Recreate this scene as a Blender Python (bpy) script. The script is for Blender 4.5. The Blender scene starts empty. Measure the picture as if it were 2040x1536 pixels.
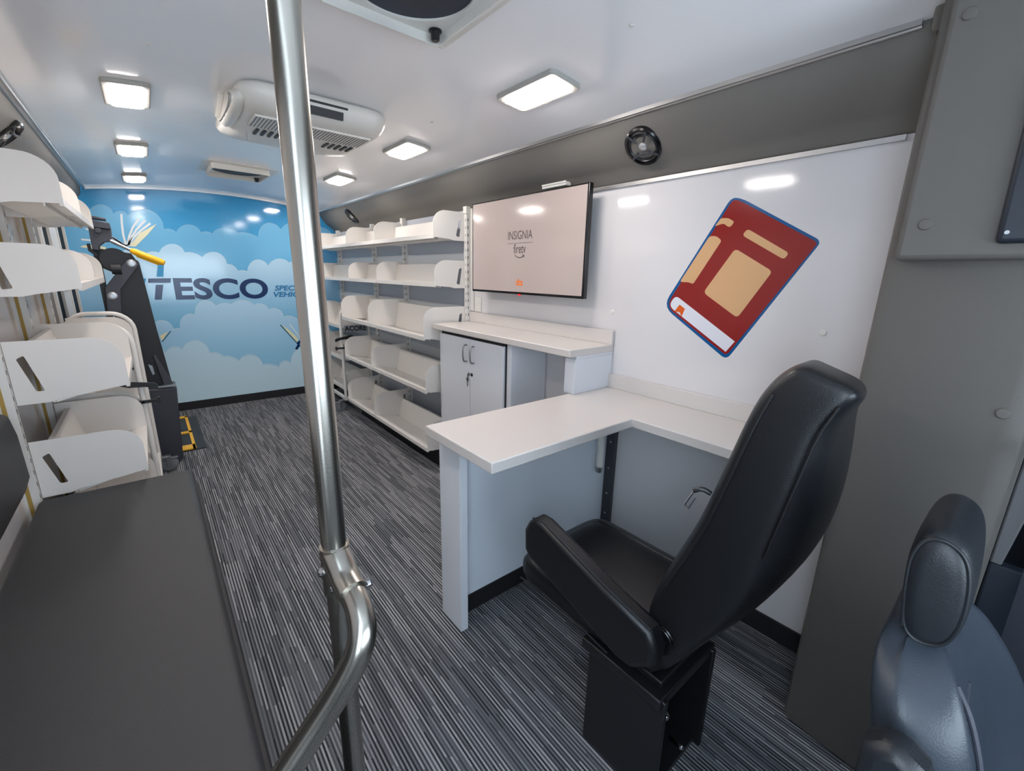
import bpy, bmesh, math, random
from mathutils import Vector, Matrix
random.seed(4)
C = bpy.context.scene.collection
SC = bpy.context.scene
pi = math.pi

# ------------------------------------------------------------------ camera
XL, XR, YB = -.486, 1.814, 5.498
CH, FPX = 1.4482, 859.4471
a_, b_, c_ = -0.2511, -0.6952, -0.0219
RM = (Matrix.Rotation(b_, 3, 'Z') @ Matrix.Rotation(a_, 3, 'X') @ Matrix.Rotation(c_, 3, 'Y'))
cd = bpy.data.cameras.new('camera'); cam = bpy.data.objects.new('camera', cd); C.objects.link(cam)
cd.sensor_fit = 'HORIZONTAL'; cd.sensor_width = 36; cd.lens = 36 * FPX / 2040
cd.clip_start = .02
M3 = RM @ Matrix.Rotation(pi / 2, 3, 'X')
cam.matrix_world = Matrix.Translation((0, 0, CH)) @ M3.to_4x4()
SC.camera = cam

def at(px, py, ax, v):
    """point of a real wall plane (x, y or z = v) seen at a photograph position"""
    d = RM @ Vector(((px - 1020) / FPX, 1, -(py - 768) / FPX))
    o = Vector((0, 0, CH)); i = 'xyz'.index(ax)
    return o + d * ((v - o[i]) / d[i])

# ------------------------------------------------------------------ materials
def lin(c):
    return tuple(((u / 255) / 12.92 if u / 255 <= .04045 else ((u / 255 + .055) / 1.055) ** 2.4) for u in c)
MATS = {}
def mat(name, rgb, rough=.5, metal=0, spec=.5, bump=None, emit=0, coat=0, vary=0, emit_rgb=None):
    m = bpy.data.materials.new(name); m.use_nodes = True
    nt = m.node_tree; p = nt.nodes['Principled BSDF']
    col = lin(rgb) + (1,)
    p.inputs['Base Color'].default_value = col
    p.inputs['Roughness'].default_value = rough; p.inputs['Metallic'].default_value = metal
    p.inputs['Specular IOR Level'].default_value = spec
    p.inputs['Coat Weight'].default_value = coat; p.inputs['Coat Roughness'].default_value = .08
    if emit:
        p.inputs['Emission Color'].default_value = lin(emit_rgb or rgb) + (1,); p.inputs['Emission Strength'].default_value = emit
    tc = None
    if bump or vary:
        tc = nt.nodes.new('ShaderNodeTexCoord')
    if bump:
        n = nt.nodes.new('ShaderNodeTexNoise'); n.inputs['Scale'].default_value = bump[0]; n.inputs['Detail'].default_value = 4
        b = nt.nodes.new('ShaderNodeBump'); b.inputs['Strength'].default_value = bump[1]; b.inputs['Distance'].default_value = bump[2] if len(bump) > 2 else .002
        nt.links.new(tc.outputs['Object'], n.inputs['Vector']); nt.links.new(n.outputs['Fac'], b.inputs['Height'])
        nt.links.new(b.outputs['Normal'], p.inputs['Normal'])
    if vary:
        n2 = nt.nodes.new('ShaderNodeTexNoise'); n2.inputs['Scale'].default_value = 260; n2.inputs['Detail'].default_value = 3
        mx = nt.nodes.new('ShaderNodeMix'); mx.data_type = 'RGBA'; mx.blend_type = 'MULTIPLY'; mx.inputs[0].default_value = vary
        mx.inputs[6].default_value = col
        nt.links.new(tc.outputs['Object'], n2.inputs['Vector']); nt.links.new(n2.outputs['Fac'], mx.inputs[7])
        nt.links.new(mx.outputs[2], p.inputs['Base Color'])
    MATS[name] = m
    return m

white_panel = mat('white gloss wall panel', (218, 215, 216), .07, bump=(220, .05, .001), coat=.0)
ceil_m = mat('white gloss ceiling panel', (246, 246, 248), .15, bump=(2.2, .25, .01))
vinyl = mat('taupe vinyl', (114, 110, 105), .55, bump=(500, .15))
vinyl2 = mat('padded grey vinyl', (94, 90, 86), .6, bump=(600, .2))
alu = mat('brushed aluminium', (190, 190, 190), .35, 1)
steel = mat('brushed stainless steel', (182, 177, 168), .27, 1)
chrome = mat('chrome', (200, 200, 202), .12, 1)
black_rub = mat('black rubber base', (26, 26, 30), .6)
shelf_w = mat('white powder coated steel', (226, 222, 217), .38, spec=.4, bump=(900, .05))
shelf_g = mat('galvanised shelf underside', (205, 206, 208), .4, bump=(300, .1))
rail_w = mat('white steel rail', (222, 220, 216), .35)
slot_d = mat('dark slot', (30, 30, 32), .7)
back_grey = mat('grey wall behind shelves', (184, 189, 199), .35)
strip_g = mat('pale wall strip', (214, 217, 221), .4)
solid_w = mat('white solid surface', (213, 207, 203), .3, vary=.06)
lam = mat('white laminate', (222, 225, 231), .25)
lam_blue = mat('cool white laminate', (226, 233, 242), .12)
gasket = mat('dark edge gap', (40, 41, 45), .6)
handle_m = mat('satin nickel', (150, 150, 152), .35, 1)
blackp = mat('black plastic', (22, 23, 26), .4)
blackg = mat('black gloss plastic', (14, 15, 18), .18)
darkp = mat('dark grey plastic', (58, 60, 66), .45)
leather = mat('black leather', (20, 21, 24), .36, bump=(420, .22), coat=.0)
bench_m = mat('charcoal vinyl', (46, 46, 48), .5, bump=(600, .3), spec=.4)
drv_m = mat('dark blue-grey leather', (50, 57, 66), .33, bump=(420, .2))
drv_d = mat('black seat leather', (30, 33, 38), .4, bump=(420, .2))
lift_m = mat('charcoal powder coat', (58, 60, 70), .45, bump=(700, .15))
lift_d = mat('black lift steel', (28, 30, 36), .5)
bolt_m = mat('zinc bolt', (176, 178, 180), .35, 1)
yellow = mat('yellow grip', (246, 184, 20), .4)
ac_w = mat('off white plastic', (222, 220, 214), .35)
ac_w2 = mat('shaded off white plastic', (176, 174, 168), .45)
ac_g = mat('grey slot', (120, 122, 126), .5)
ac_d = mat('dark slot plastic', (44, 46, 50), .5)
fan_d = mat('dark fan screen', (46, 51, 64), .6)
fan_b = mat('fan blade', (36, 40, 50), .5)
lamp_e = mat('lit diffuser', (255, 252, 250), .4, emit=52, emit_rgb=(255, 246, 240))
dust = mat('silver dust cap', (210, 210, 214), .25, .6)
cone_m = mat('speaker cone', (28, 29, 34), .35)
grey_rub = mat('grey wheel rubber', (118, 122, 128), .5)
glass_d = mat('dark tinted glass', (9, 11, 16), .5, spec=.08)
door_p = mat('dark blue door trim', (30, 36, 46), .5)
belt_m = mat('dark seat belt webbing', (26, 32, 42), .7)
trim_g = mat('grey cab trim', (92, 92, 94), .55)
ink = mat('dark brown-grey screen print', (70, 60, 62), .5)
navy = mat('navy print', (10, 46, 96), .2)
cyan = mat('cyan print', (34, 144, 196), .3)
blue_p = mat('mid blue print', (40, 122, 176), .3)
cream = mat('cream print', (236, 232, 196), .3)
white_p = mat('white print', (232, 240, 244), .3)
teal_p = mat('teal print', (36, 100, 124), .3)
red_d = mat('book red print', (140, 30, 28), .16)
blue_d = mat('book blue border print', (10, 84, 140), .16)
tan_d = mat('book tan print', (214, 168, 122), .16)
page_d = mat('page white print', (222, 222, 230), .16)
orange_d = mat('bookmark orange print', (216, 92, 24), .16)
sign_m = mat('grey sign plate', (150, 154, 160), .4)
gold = mat('gold channel tape', (170, 140, 70), .6)
tan_w = mat('brown grey jamb', (120, 112, 104), .5)
screen_m = mat('lit television screen', (150, 138, 134), .1, emit=.22, emit_rgb=(236, 214, 208), spec=.5)
dts_o = mat('orange screen print', (214, 106, 30), .5, emit=.3)
led_red = mat('red standby light', (220, 20, 30), .4, emit=1.5)

def mural_mat(name, top, bot, z0, z1):
    """printed vertical colour blend of the wall wrap"""
    m = mat(name, top, .09, bump=(160, .035, .001))
    nt = m.node_tree; p = nt.nodes['Principled BSDF']
    g = nt.nodes.new('ShaderNodeNewGeometry'); s = nt.nodes.new('ShaderNodeSeparateXYZ')
    r = nt.nodes.new('ShaderNodeMapRange'); r.inputs[1].default_value = z0; r.inputs[2].default_value = z1
    mx = nt.nodes.new('ShaderNodeMix'); mx.data_type = 'RGBA'
    mx.inputs[6].default_value = lin(bot) + (1,); mx.inputs[7].default_value = lin(top) + (1,)
    nt.links.new(g.outputs['Position'], s.inputs[0]); nt.links.new(s.outputs[2], r.inputs[0])
    nt.links.new(r.outputs[0], mx.inputs[0]); nt.links.new(mx.outputs[2], p.inputs['Base Color'])
    return m
sky_p = mural_mat('sky print', (62, 158, 214), (84, 172, 220), 1.2, 2.1)
cl1 = mural_mat('cloud print blue', (122, 192, 232), (104, 180, 226), 1.3, 1.9)
cl2 = mural_mat('cloud print pale', (182, 220, 244), (128, 192, 230), .9, 1.5)
cl3 = mural_mat('cloud print mist', (184, 220, 246), (150, 208, 240), .5, 1.1)
cl4 = mural_mat('cloud print grey', (196, 230, 248), (206, 236, 250), .1, .7)
rim1 = mat('cloud rim print', (132, 190, 226), .2)
rim2 = mat('cloud rim print pale', (188, 220, 240), .2)

def carpet():
    m = bpy.data.materials.new('striped carpet'); m.use_nodes = True
    nt = m.node_tree; N = nt.nodes.new; L = nt.links.new; p = nt.nodes['Principled BSDF']
    p.inputs['Roughness'].default_value = .95; p.inputs['Specular IOR Level'].default_value = .1
    tc = N('ShaderNodeNewGeometry'); s = N('ShaderNodeSeparateXYZ'); L(tc.outputs['Position'], s.inputs[0])
    def mth(op, a, b=None):
        n = N('ShaderNodeMath'); n.operation = op
        for i, v in ((0, a), (1, b)):
            if v is None: continue
            if isinstance(v, (int, float)): n.inputs[i].default_value = v
            else: L(v, n.inputs[i])
        return n.outputs[0]
    col = mth('FLOOR', mth('DIVIDE', s.outputs[0], .0058))
    w1 = N('ShaderNodeTexWhiteNoise'); w1.noise_dimensions = '1D'; L(col, w1.inputs['W'])
    row = mth('FLOOR', mth('DIVIDE', mth('ADD', s.outputs[1], mth('MULTIPLY', w1.outputs['Value'], 7.0)), .24))
    cb = N('ShaderNodeCombineXYZ'); L(col, cb.inputs[0]); L(row, cb.inputs[1])
    w2 = N('ShaderNodeTexWhiteNoise'); w2.noise_dimensions = '2D'; L(cb.outputs[0], w2.inputs['Vector'])
    # paired alternation keeps light and dark rows mixed evenly
    alt = mth('MODULO', mth('ABSOLUTE', col), 2)
    v = mth('ADD', mth('MULTIPLY', w2.outputs['Value'], .44), mth('MULTIPLY', alt, .56))
    r = N('ShaderNodeValToRGB'); r.color_ramp.interpolation = 'CONSTANT'
    e = r.color_ramp.elements
    e[0].position = 0; e[0].color = lin((46, 48, 52)) + (1,)
    e[1].position = .16; e[1].color = lin((62, 64, 69)) + (1,)
    for q, c in ((.31, (86, 88, 93)), (.5, (104, 106, 110)), (.70, (130, 131, 135)), (.87, (156, 156, 159))):
        k = e.new(q); k.color = lin(c) + (1,)
    L(v, r.inputs[0])
    nz = N('ShaderNodeTexNoise'); nz.inputs['Scale'].default_value = 420; nz.inputs['Detail'].default_value = 2
    L(tc.outputs['Position'], nz.inputs['Vector'])
    mx = N('ShaderNodeMix'); mx.data_type = 'RGBA'; mx.blend_type = 'OVERLAY'; mx.inputs[0].default_value = .5
    L(r.outputs[0], mx.inputs[6]); L(nz.outputs['Fac'], mx.inputs[7]); L(mx.outputs[2], p.inputs['Base Color'])
    b = N('ShaderNodeBump'); b.inputs['Strength'].default_value = .5; b.inputs['Distance'].default_value = .003
    L(nz.outputs['Fac'], b.inputs['Height']); L(b.outputs['Normal'], p.inputs['Normal'])
    return m
carpet_m = carpet()

# ------------------------------------------------------------------ mesh helpers
class MB:
    def __init__(s): s.bm = bmesh.new()
    def _mi(s, faces, mi):
        for f in faces: f.material_index = mi
        return faces
    def box(s, x0, y0, z0, x1, y1, z1, mi=0):
        v = [s.bm.verts.new(p) for p in ((x0,y0,z0),(x1,y0,z0),(x1,y1,z0),(x0,y1,z0),(x0,y0,z1),(x1,y0,z1),(x1,y1,z1),(x0,y1,z1))]
        return s._mi([s.bm.faces.new([v[i] for i in q]) for q in ((3,2,1,0),(4,5,6,7),(0,1,5,4),(1,2,6,5),(2,3,7,6),(3,0,4,7))], mi)
    def poly(s, pts, depth, mi=0, holes=()):
        """flat outline (3D points), optional holes, pushed along the vector depth"""
        depth = Vector(depth)
        if not holes:
            n = len(pts)
            a = [s.bm.verts.new(Vector(p)) for p in pts]; b = [s.bm.verts.new(Vector(p) + depth) for p in pts]
            fs = [s.bm.faces.new(a), s.bm.faces.new(list(reversed(b)))]
            for i in range(n):
                j = (i + 1) % n
                fs.append(s.bm.faces.new([a[j], a[i], b[i], b[j]]))
            return s._mi(fs, mi)
        edges = []; loops = []
        for lp in [pts] + list(holes):
            vs = [s.bm.verts.new(Vector(p)) for p in lp]; loops.append(vs)
            edges += [s.bm.edges.new((vs[i], vs[(i + 1) % len(vs)])) for i in range(len(vs))]
        r = bmesh.ops.triangle_fill(s.bm, use_beauty=True, use_dissolve=False, edges=edges)
        fs = [g for g in r['geom'] if isinstance(g, bmesh.types.BMFace)]
        mp = {}
        for vs in loops:
            for v in vs: mp[v] = s.bm.verts.new(v.co + depth)
        out = list(fs)
        for f in fs: out.append(s.bm.faces.new([mp[v] for v in reversed(f.verts)]))
        for vs in loops:
            for i in range(len(vs)):
                j = (i + 1) % len(vs)
                out.append(s.bm.faces.new([vs[j], vs[i], mp[vs[i]], mp[vs[j]]]))
        return s._mi(out, mi)
    def tube(s, path, r, seg=12, mi=0, cap=True, smooth=0):
        P = [Vector(p) for p in path]
        for _ in range(smooth):
            Q = [P[0]]
            for i in range(len(P) - 1):
                Q += [P[i] * .75 + P[i + 1] * .25, P[i] * .25 + P[i + 1] * .75]
            P = Q + [P[-1]]
        rings = []; ref = None
        for i, p in enumerate(P):
            t = (P[min(i + 1, len(P) - 1)] - P[max(i - 1, 0)]).normalized()
            if ref is None:
                ref = t.orthogonal().normalized()
            ref = (ref - t * ref.dot(t)).normalized()
            bi = t.cross(ref)
            rr = r[i] if isinstance(r, (list, tuple)) else r
            rings.append([s.bm.verts.new(p + (ref * math.cos(k * 2 * pi / seg) + bi * math.sin(k * 2 * pi / seg)) * rr) for k in range(seg)])
        fs = []
        for A, B in zip(rings, rings[1:]):
            for k in range(seg): fs.append(s.bm.faces.new([A[k], A[(k + 1) % seg], B[(k + 1) % seg], B[k]]))
        if cap:
            fs += [s.bm.faces.new(list(reversed(rings[0]))), s.bm.faces.new(rings[-1])]
        return s._mi(fs, mi)
    def lathe(s, c, n, prof, seg=24, mi=0):
        """profile of (radius, height along n) about the axis through c"""
        c = Vector(c); n = Vector(n).normalized(); u = n.orthogonal().normalized(); w = n.cross(u)
        rings = []
        for r, h in prof:
            if r < 1e-6: rings.append([s.bm.verts.new(c + n * h)])
            else: rings.append([s.bm.verts.new(c + n * h + (u * math.cos(k * 2 * pi / seg) + w * math.sin(k * 2 * pi / seg)) * r) for k in range(seg)])
        fs = []
        for A, B in zip(rings, rings[1:]):
            if len(A) == 1 and len(B) == 1: continue
            for k in range(seg):
                j = (k + 1) % seg
                if len(A) == 1: fs.append(s.bm.faces.new([A[0], B[j], B[k]]))
                elif len(B) == 1: fs.append(s.bm.faces.new([A[k], A[j], B[0]]))
                else: fs.append(s.bm.faces.new([A[k], A[j], B[j], B[k]]))
        return s._mi(fs, mi)
    def loft(s, rings, mi=0):
        R = [[s.bm.verts.new(Vector(p)) for p in r] for r in rings]; n = len(R[0]); fs = []
        for A, B in zip(R, R[1:]):
            for k in range(n): fs.append(s.bm.faces.new([A[k], A[(k + 1) % n], B[(k + 1) % n], B[k]]))
        for r, sg in ((R[0], -1), (R[-1], 1)):
            m = s.bm.verts.new(sum((v.co for v in r), Vector()) / n)
            for k in range(n):
                q = [r[k], r[(k + 1) % n], m]
                fs.append(s.bm.faces.new(q if sg > 0 else q[::-1]))
        return s._mi(fs, mi)
    def text(s, body, size, org, xd, yd, thick=.0006, offset=0, mi=0, shear=0, align='LEFT', sx=1):
        cu = bpy.data.curves.new('t', 'FONT'); cu.body = body; cu.size = size; cu.offset = offset; cu.shear = shear
        cu.align_x = align; cu.resolution_u = 6
        o = bpy.data.objects.new('t', cu); C.objects.link(o)
        dg = bpy.context.evaluated_depsgraph_get(); me = o.evaluated_get(dg).to_mesh()
        xd, yd = Vector(xd).normalized(), Vector(yd).normalized(); zd = xd.cross(yd)
        vs = [s.bm.verts.new(Vector(org) + xd * v.co.x * sx + yd * v.co.y + zd * thick) for v in me.vertices]
        fs = []
        for pl in me.polygons:
            try: fs.append(s.bm.faces.new([vs[i] for i in pl.vertices]))
            except ValueError: pass
        o.evaluated_get(dg).to_mesh_clear()
        bpy.data.objects.remove(o); bpy.data.curves.remove(cu)
        r = bmesh.ops.extrude_face_region(s.bm, geom=fs)
        nv = [g for g in r['geom'] if isinstance(g, bmesh.types.BMVert)]
        bmesh.ops.translate(s.bm, verts=nv, vec=-zd * thick * .9)
        s._mi(fs, mi); s._mi([g for g in r['geom'] if isinstance(g, bmesh.types.BMFace)], mi)
        return fs

def root_loc(o):
    while o.parent: o = o.parent
    return Vector(o.location)

def build(name, mb, mats, parent=None, bevel=0, sub=0, smooth=True, loc=(0, 0, 0), seg=2, angle=40):
    me = bpy.data.meshes.new(name)
    bmesh.ops.recalc_face_normals(mb.bm, faces=mb.bm.faces)
    off = root_loc(parent) if parent else Vector(loc)
    bmesh.ops.translate(mb.bm, verts=mb.bm.verts, vec=-off)
    mb.bm.to_mesh(me); mb.bm.free()
    for m in (mats if isinstance(mats, (list, tuple)) else [mats]): me.materials.append(m)
    if smooth:
        for p in me.polygons: p.use_smooth = True
        if not sub: me.set_sharp_from_angle(angle=math.radians(angle))
    o = bpy.data.objects.new(name, me); C.objects.link(o)
    if parent: o.parent = parent
    else: o.location = off
    if bevel:
        b = o.modifiers.new('bevel', 'BEVEL'); b.width = bevel; b.segments = seg; b.limit_method = 'ANGLE'; b.angle_limit = math.radians(50)
        b.harden_normals = False
    if sub:
        b = o.modifiers.new('sub', 'SUBSURF'); b.levels = sub; b.render_levels = sub
    return o

def tag(o, label, cat, group=None, kind=None):
    o['label'] = label; o['category'] = cat
    if group: o['group'] = group
    if kind: o['kind'] = kind
    return o
def thing(name, label, cat, loc, group=None):
    o = bpy.data.objects.new(name, None); C.objects.link(o); o.location = loc; o.empty_display_size = .05
    return tag(o, label, cat, group)
def struct(name, mb, mats, parent=None, label=None, **k):
    o = build(name, mb, mats, parent, **k)
    if not parent: o['kind'] = 'structure'
    if label: o['label'] = label
    return o
def dup(r, loc, label=None, group=None):
    c = r.copy(); C.objects.link(c); c.location = loc
    if label: c['label'] = label
    if group: c['group'] = group
    for ch in list(r.children):
        d = ch.copy(); C.objects.link(d); d.parent = c
        for g in list(ch.children):
            e = g.copy(); C.objects.link(e); e.parent = d
    return c
def arc(cx, cy, r, a0, a1, n):
    return [(cx + r * math.cos(math.radians(a0 + (a1 - a0) * i / n)), cy + r * math.sin(math.radians(a0 + (a1 - a0) * i / n))) for i in range(n + 1)]
def rrect(x0, y0, x1, y1, r, n=5):
    return arc(x1 - r, y1 - r, r, 0, 90, n) + arc(x0 + r, y1 - r, r, 90, 180, n) + arc(x0 + r, y0 + r, r, 180, 270, n) + arc(x1 - r, y0 + r, r, 270, 360, n)
def sup(n, e):
    out = []
    for k in range(n):
        t = 2 * pi * k / n; c, s_ = math.cos(t), math.sin(t)
        out.append((math.copysign(abs(c) ** (2 / e), c), math.copysign(abs(s_) ** (2 / e), s_)))
    return out

# ------------------------------------------------------------------ room shell
FY = -1.25
def zc(x): return 2.184 - .078 * ((x - .671) / .974) ** 2
m = MB(); m.box(XL - .05, FY, -.04, XR + .05, YB + .05, 0); floor = struct('floor', m, carpet_m, label='floor of dark grey and light grey striped carpet', smooth=False)
m = MB(); xs = [-.303 + i * (1.948 / 24) for i in range(25)]
m.poly([(x, FY, zc(x)) for x in xs] + [(x, FY, zc(x) + .03) for x in reversed(xs)], (0, YB - FY, 0))
ceiling = struct('ceiling', m, ceil_m, label='arched glossy white ceiling', angle=20)
m = MB(); m.box(XR, .2, 0, XR + .04, YB, 2.1); wall_r = struct('wall_right', m, white_panel, label='glossy white wall panel on the right')
m = MB(); m.box(XR - .004, 2.66, 0, XR, YB - .002, 1.9)
wall_rr = struct('wall_right_rear', m, back_grey, label='grey wall behind the right shelves')
m = MB()
for z0, z1 in ((1.5, 1.597), (1.12, 1.216), (.76, .84)): m.box(XR - .008, 2.66, z0, XR - .004, YB - .002, z1)
struct('wall_strip', m, strip_g, wall_rr)
m = MB(); m.box(XR - .012, 2.615, 1.19, XR, 2.652, 1.885); struct('trim_14', m, rail_w, label='white vertical trim between television wall and shelves')
m = MB(); m.box(XL - .04, .35, 0, XL, YB, 2.1); wall_l = struct('wall_left', m, white_panel, label='white wall on the left behind bench and shelves')
m = MB(); m.box(XL - .04, YB, 0, XR + .04, YB + .04, 2.25); wall_b = struct('wall_back', m, sky_p, label='rear wall wrapped in a blue sky and cloud mural')

# unseen cab front, added with windshield and door openings to shape daylight and reflections
m = MB(); m.poly([(XL - .04, FY, 0), (XR + .04, FY, 0), (XR + .04, FY, 2.3), (XL - .04, FY, 2.3)], (0, -.04, 0), holes=[[(-.40, FY, .78), (1.48, FY, .78), (1.42, FY, 1.72), (-.26, FY, 1.72)]])
struct('wall_front', m, trim_g, label='unseen grey cab front, windshield opening shaped to let daylight in', smooth=False)
m = MB(); m.poly([(XL, FY, 0), (XL, .35, 0), (XL, .35, 2.15), (XL, FY, 2.15)], (-.04, 0, 0), holes=[[(XL, -.72, .75), (XL, .0, .75), (XL, .0, 1.95), (XL, -.72, 1.95)]])  # unseen side wall, door opening sized for the daylight it lets in
struct('wall_left_front', m, trim_g, label='unseen grey cab side, entry door opening shaped to let daylight in', smooth=False)
# coves between ceiling and walls
cov = [(1.648, 2.105), (1.655, 2.055), (1.68, 2.01), (1.716, 1.971), (1.76, 1.938), (1.797, 1.912), (1.803, 1.885), (1.818, 1.877)]
def cove(name, sgn, y0, y1, label):
    pts = [((p[0] if sgn > 0 else XL + XR - p[0]), y0, p[1]) for p in cov]
    out = [((XR + .03 if sgn > 0 else XL - .03), y0, 1.877), ((XR + .03 if sgn > 0 else XL - .03), y0, 2.14), (pts[0][0], y0, 2.14)]
    m = MB(); m.poly(pts + out, (0, y1 - y0, 0)); return struct(name, m, vinyl, label=label, angle=60)
cove('trim_1', 1, .30, YB, 'taupe vinyl cove along the right of the ceiling')
cove('trim_2', -1, .35, 3.93, 'taupe vinyl cove along the left of the ceiling')
cove('trim_3', -1, 3.935, YB, 'short rear section of the left vinyl cove')
def railing(name, x, label):
    m = MB(); m.box(x - .012, .345, 2.094, x + .012, YB, 2.109); m.tube([(x + .003, .345, 2.094), (x + .003, YB, 2.094)], .006, 8)
    struct(name, m, alu, label=label)
railing('trim_4', 1.643, 'aluminium edge strip on the right of the ceiling')
railing('trim_5', -.301, 'aluminium edge strip on the left of the ceiling')
m = MB()
m.poly([(x, YB - .02, zc(x)) for x in xs] + [(x, YB - .02, zc(x) - .018) for x in reversed(xs)], (0, .02, 0))
struct('trim_6', m, alu, label='aluminium strip where the ceiling meets the mural', angle=20)
m = MB(); m.box(XR - .011, .36, 1.862, XR, 2.65, 1.878); struct('trim_7', m, alu, label='thin strip along the top of the white wall panel')
# baseboards
m = MB(); m.box(XL, YB - .012, 0, XR, YB, .084); struct('baseboard_back', m, black_rub, label='black rubber baseboard under the mural')
m = MB(); m.box(XR - .012, .30, 0, XR, 1.335, .084); struct('baseboard_right', m, black_rub, label='black rubber baseboard behind the swivel chair')
m = MB(); m.box(XL, 2.4, 0, XL + .012, YB, .084); struct('baseboard_left', m, black_rub, label='black baseboard under the left shelves')
# rear-left door with tall dark panes
for i, (y0, y1) in enumerate(((4.18, 4.485), (4.926, 5.334))):
    m = MB(); m.box(XL, y0, .35, XL + .006, y1, 1.80)
    w = struct('window_%d' % (i + 1), m, glass_d, label='tall dark window pane of the lift door, %s' % ('nearer the shelves' if i == 0 else 'next to the mural'))
    m = MB()
    for a, b in ((y0 - .045, y0), (y1, y1 + .045)): m.box(XL, a, .3, XL + .022, b, 1.85)
    m.box(XL, y0 - .045, .30, XL + .02, y1 + .045, .35); m.box(XL, y0 - .045, 1.80, XL + .02, y1 + .045, 1.85)
    struct('window_frame', m, rail_w, w, bevel=.002)
m = MB(); m.box(XL, 3.955, .1, XL + .012, 4.085, 1.88); struct('trim_8', m, tan_w, label='brown grey jamb beside the lift door')
m = MB(); m.box(XL, 4.535, .1, XL + .016, 4.875, 1.88); struct('trim_9', m, rail_w, label='white door stile between the two dark panes')
# screws in ceiling and wall
def screw(parent, p, n, r=.009):
    m = MB(); m.lathe(p, n, [(r, 0), (r * .8, .003), (r * .35, .004), (0, .0025)], 12); build('screw', m, ac_w, parent)
for x, y in ((.118, 2.05), (.121, 3.2), (1.19, 2.08), (1.2, .93), (.646, 4.85), (.40, 1.50), (.875, 1.455)): screw(ceiling, (x, y, zc(x) - .0002), (0, 0, -1))
for y, z in ((.471, 1.274), (1.391, 1.277)): screw(wall_r, (XR, y, z), (-1, 0, 0), .012)

# ------------------------------------------------------------------ mural on the rear wall
S5 = 1815 / 520
def mp(x, y, k=0): 
    p = at(120 + x / S5, 380 + y / S5, 'y', YB); p.y = YB - .0005 * k - .0005
    p.x = min(max(p.x, XL + .001), XR - .001); p.z = max(p.z, .085); return p
def bumps(cusps, k):
    """cusps (x, y, bulge): scalloped cloud edge in wall space"""
    out = []
    for (x0, y0, h), (x1, y1, _) in zip(cusps, cusps[1:]):
        for i in range(10):
            t = i / 10
            s = math.sin(pi * t) ** .62
            nx, ny = (y1 - y0), -(x1 - x0); L = math.hypot(nx, ny) or 1
            if ny > 0: nx, ny = -nx, -ny
            out.append((x0 + (x1 - x0) * t + nx / L * h * s, y0 + (y1 - y0) * t + ny / L * h * s))
    out.append(cusps[-1][:2]); return out
def cloud(cusps, k, mm, rim):
    e = bumps(cusps, k)
    def ring(dy, kk):
        P = [mp(x, y + dy, kk) for x, y in e]
        return P + [Vector((P[-1].x, P[-1].y, .086)), Vector((P[0].x, P[0].y, .086))]
    m = MB(); m.poly(ring(0, k), (0, .0004, 0)); build('cloud_rim', m, rim, wall_b, smooth=False)
    m = MB(); m.poly(ring(9, k + .5), (0, .0004, 0)); build('cloud_print', m, mm, wall_b, smooth=False)
cloud([(-140, 190, 40), (60, 200, 45), (190, 150, 60), (372, 160, 25), (470, 172, 90), (722, 268, 12), (805, 288, 55), (980, 290, 12), (1055, 300, 42), (1235, 292, 14), (1375, 325, 75), (1535, 268, 60), (1740, 280, 50), (1900, 330, 60), (2100, 350, 40), (2400, 420, 30)], 1, cl1, rim1)
cloud([(-140, 560, 60), (120, 560, 70), (380, 520, 80), (580, 450, 18), (685, 432, 62), (868, 430, 14), (985, 462, 60), (1160, 510, 14), (1235, 557, 6), (1300, 560, 62), (1447, 520, 38), (1590, 500, 40), (1760, 560, 60), (1960, 600, 60), (2200, 650, 50), (2500, 700, 30)], 2, cl2, rim2)
cloud([(-140, 1000, 60), (200, 960, 70), (480, 940, 60), (640, 930, 45), (788, 960, 2), (836, 955, 45), (935, 860, 70), (1085, 800, 16), (1190, 792, 35), (1345, 795, 25), (1450, 825, 30), (1555, 875, 40), (1680, 960, 60), (1900, 1000, 60), (2200, 1020, 50)], 3, cl3, rim2)
cloud([(-140, 1300, 60), (300, 1240, 60), (560, 1180, 60), (735, 1120, 28), (845, 1098, 75), (1040, 1125, 14), (1135, 1150, 14), (1240, 1178, 55), (1410, 1205, 10), (1520, 1222, 30), (1602, 1195, 80), (1800, 1120, 60), (2000, 1130, 50), (2300, 1150, 40)], 4, cl4, rim2)
# wall lettering: tall T, then ESCO, two small lines
KT = 6
def wpoly(m, pts, mi=0, k=KT): m.poly([mp(x, y, k) for x, y in pts], (0, .0004, 0), mi)
def bpoly(name, pts, mm, k=KT):
    m = MB(); wpoly(m, pts, k=k); return build(name, m, mm, wall_b, smooth=False)
m = MB()
wpoly(m, [(612, 610), (770, 608), (767, 640), (610, 640)]); wpoly(m, [(664, 654), (716, 654), (706, 757), (657, 757)])
build('letter_t', m, navy, wall_b, smooth=False)
m = MB(); wpoly(m, [(679, 500), (722, 500), (717, 598), (670, 598)]); wpoly(m, [(560, 610), (597, 610), (590, 640), (553, 640)])
build('letter_accent', m, cyan, wall_b, smooth=False)
pE = mp(806, 756, KT); pO = mp(1452, 748, KT); pT = mp(815, 611, KT)
hgt = (pT - pE).length
m = MB(); fs = m.text('ESCO', 1, (0, 0, 0), (1, 0, 0), (0, 0, 1), thick=.0006, offset=.03)
xs_ = [v.co.x for f in fs for v in f.verts]; zs_ = [v.co.z for f in fs for v in f.verts]
x0, x1, z0, z1 = min(xs_), max(xs_), min(zs_), max(zs_)
kx = (pO.x - pE.x) / (x1 - x0); kz = hgt * 1.04 / (z1 - z0)
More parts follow.
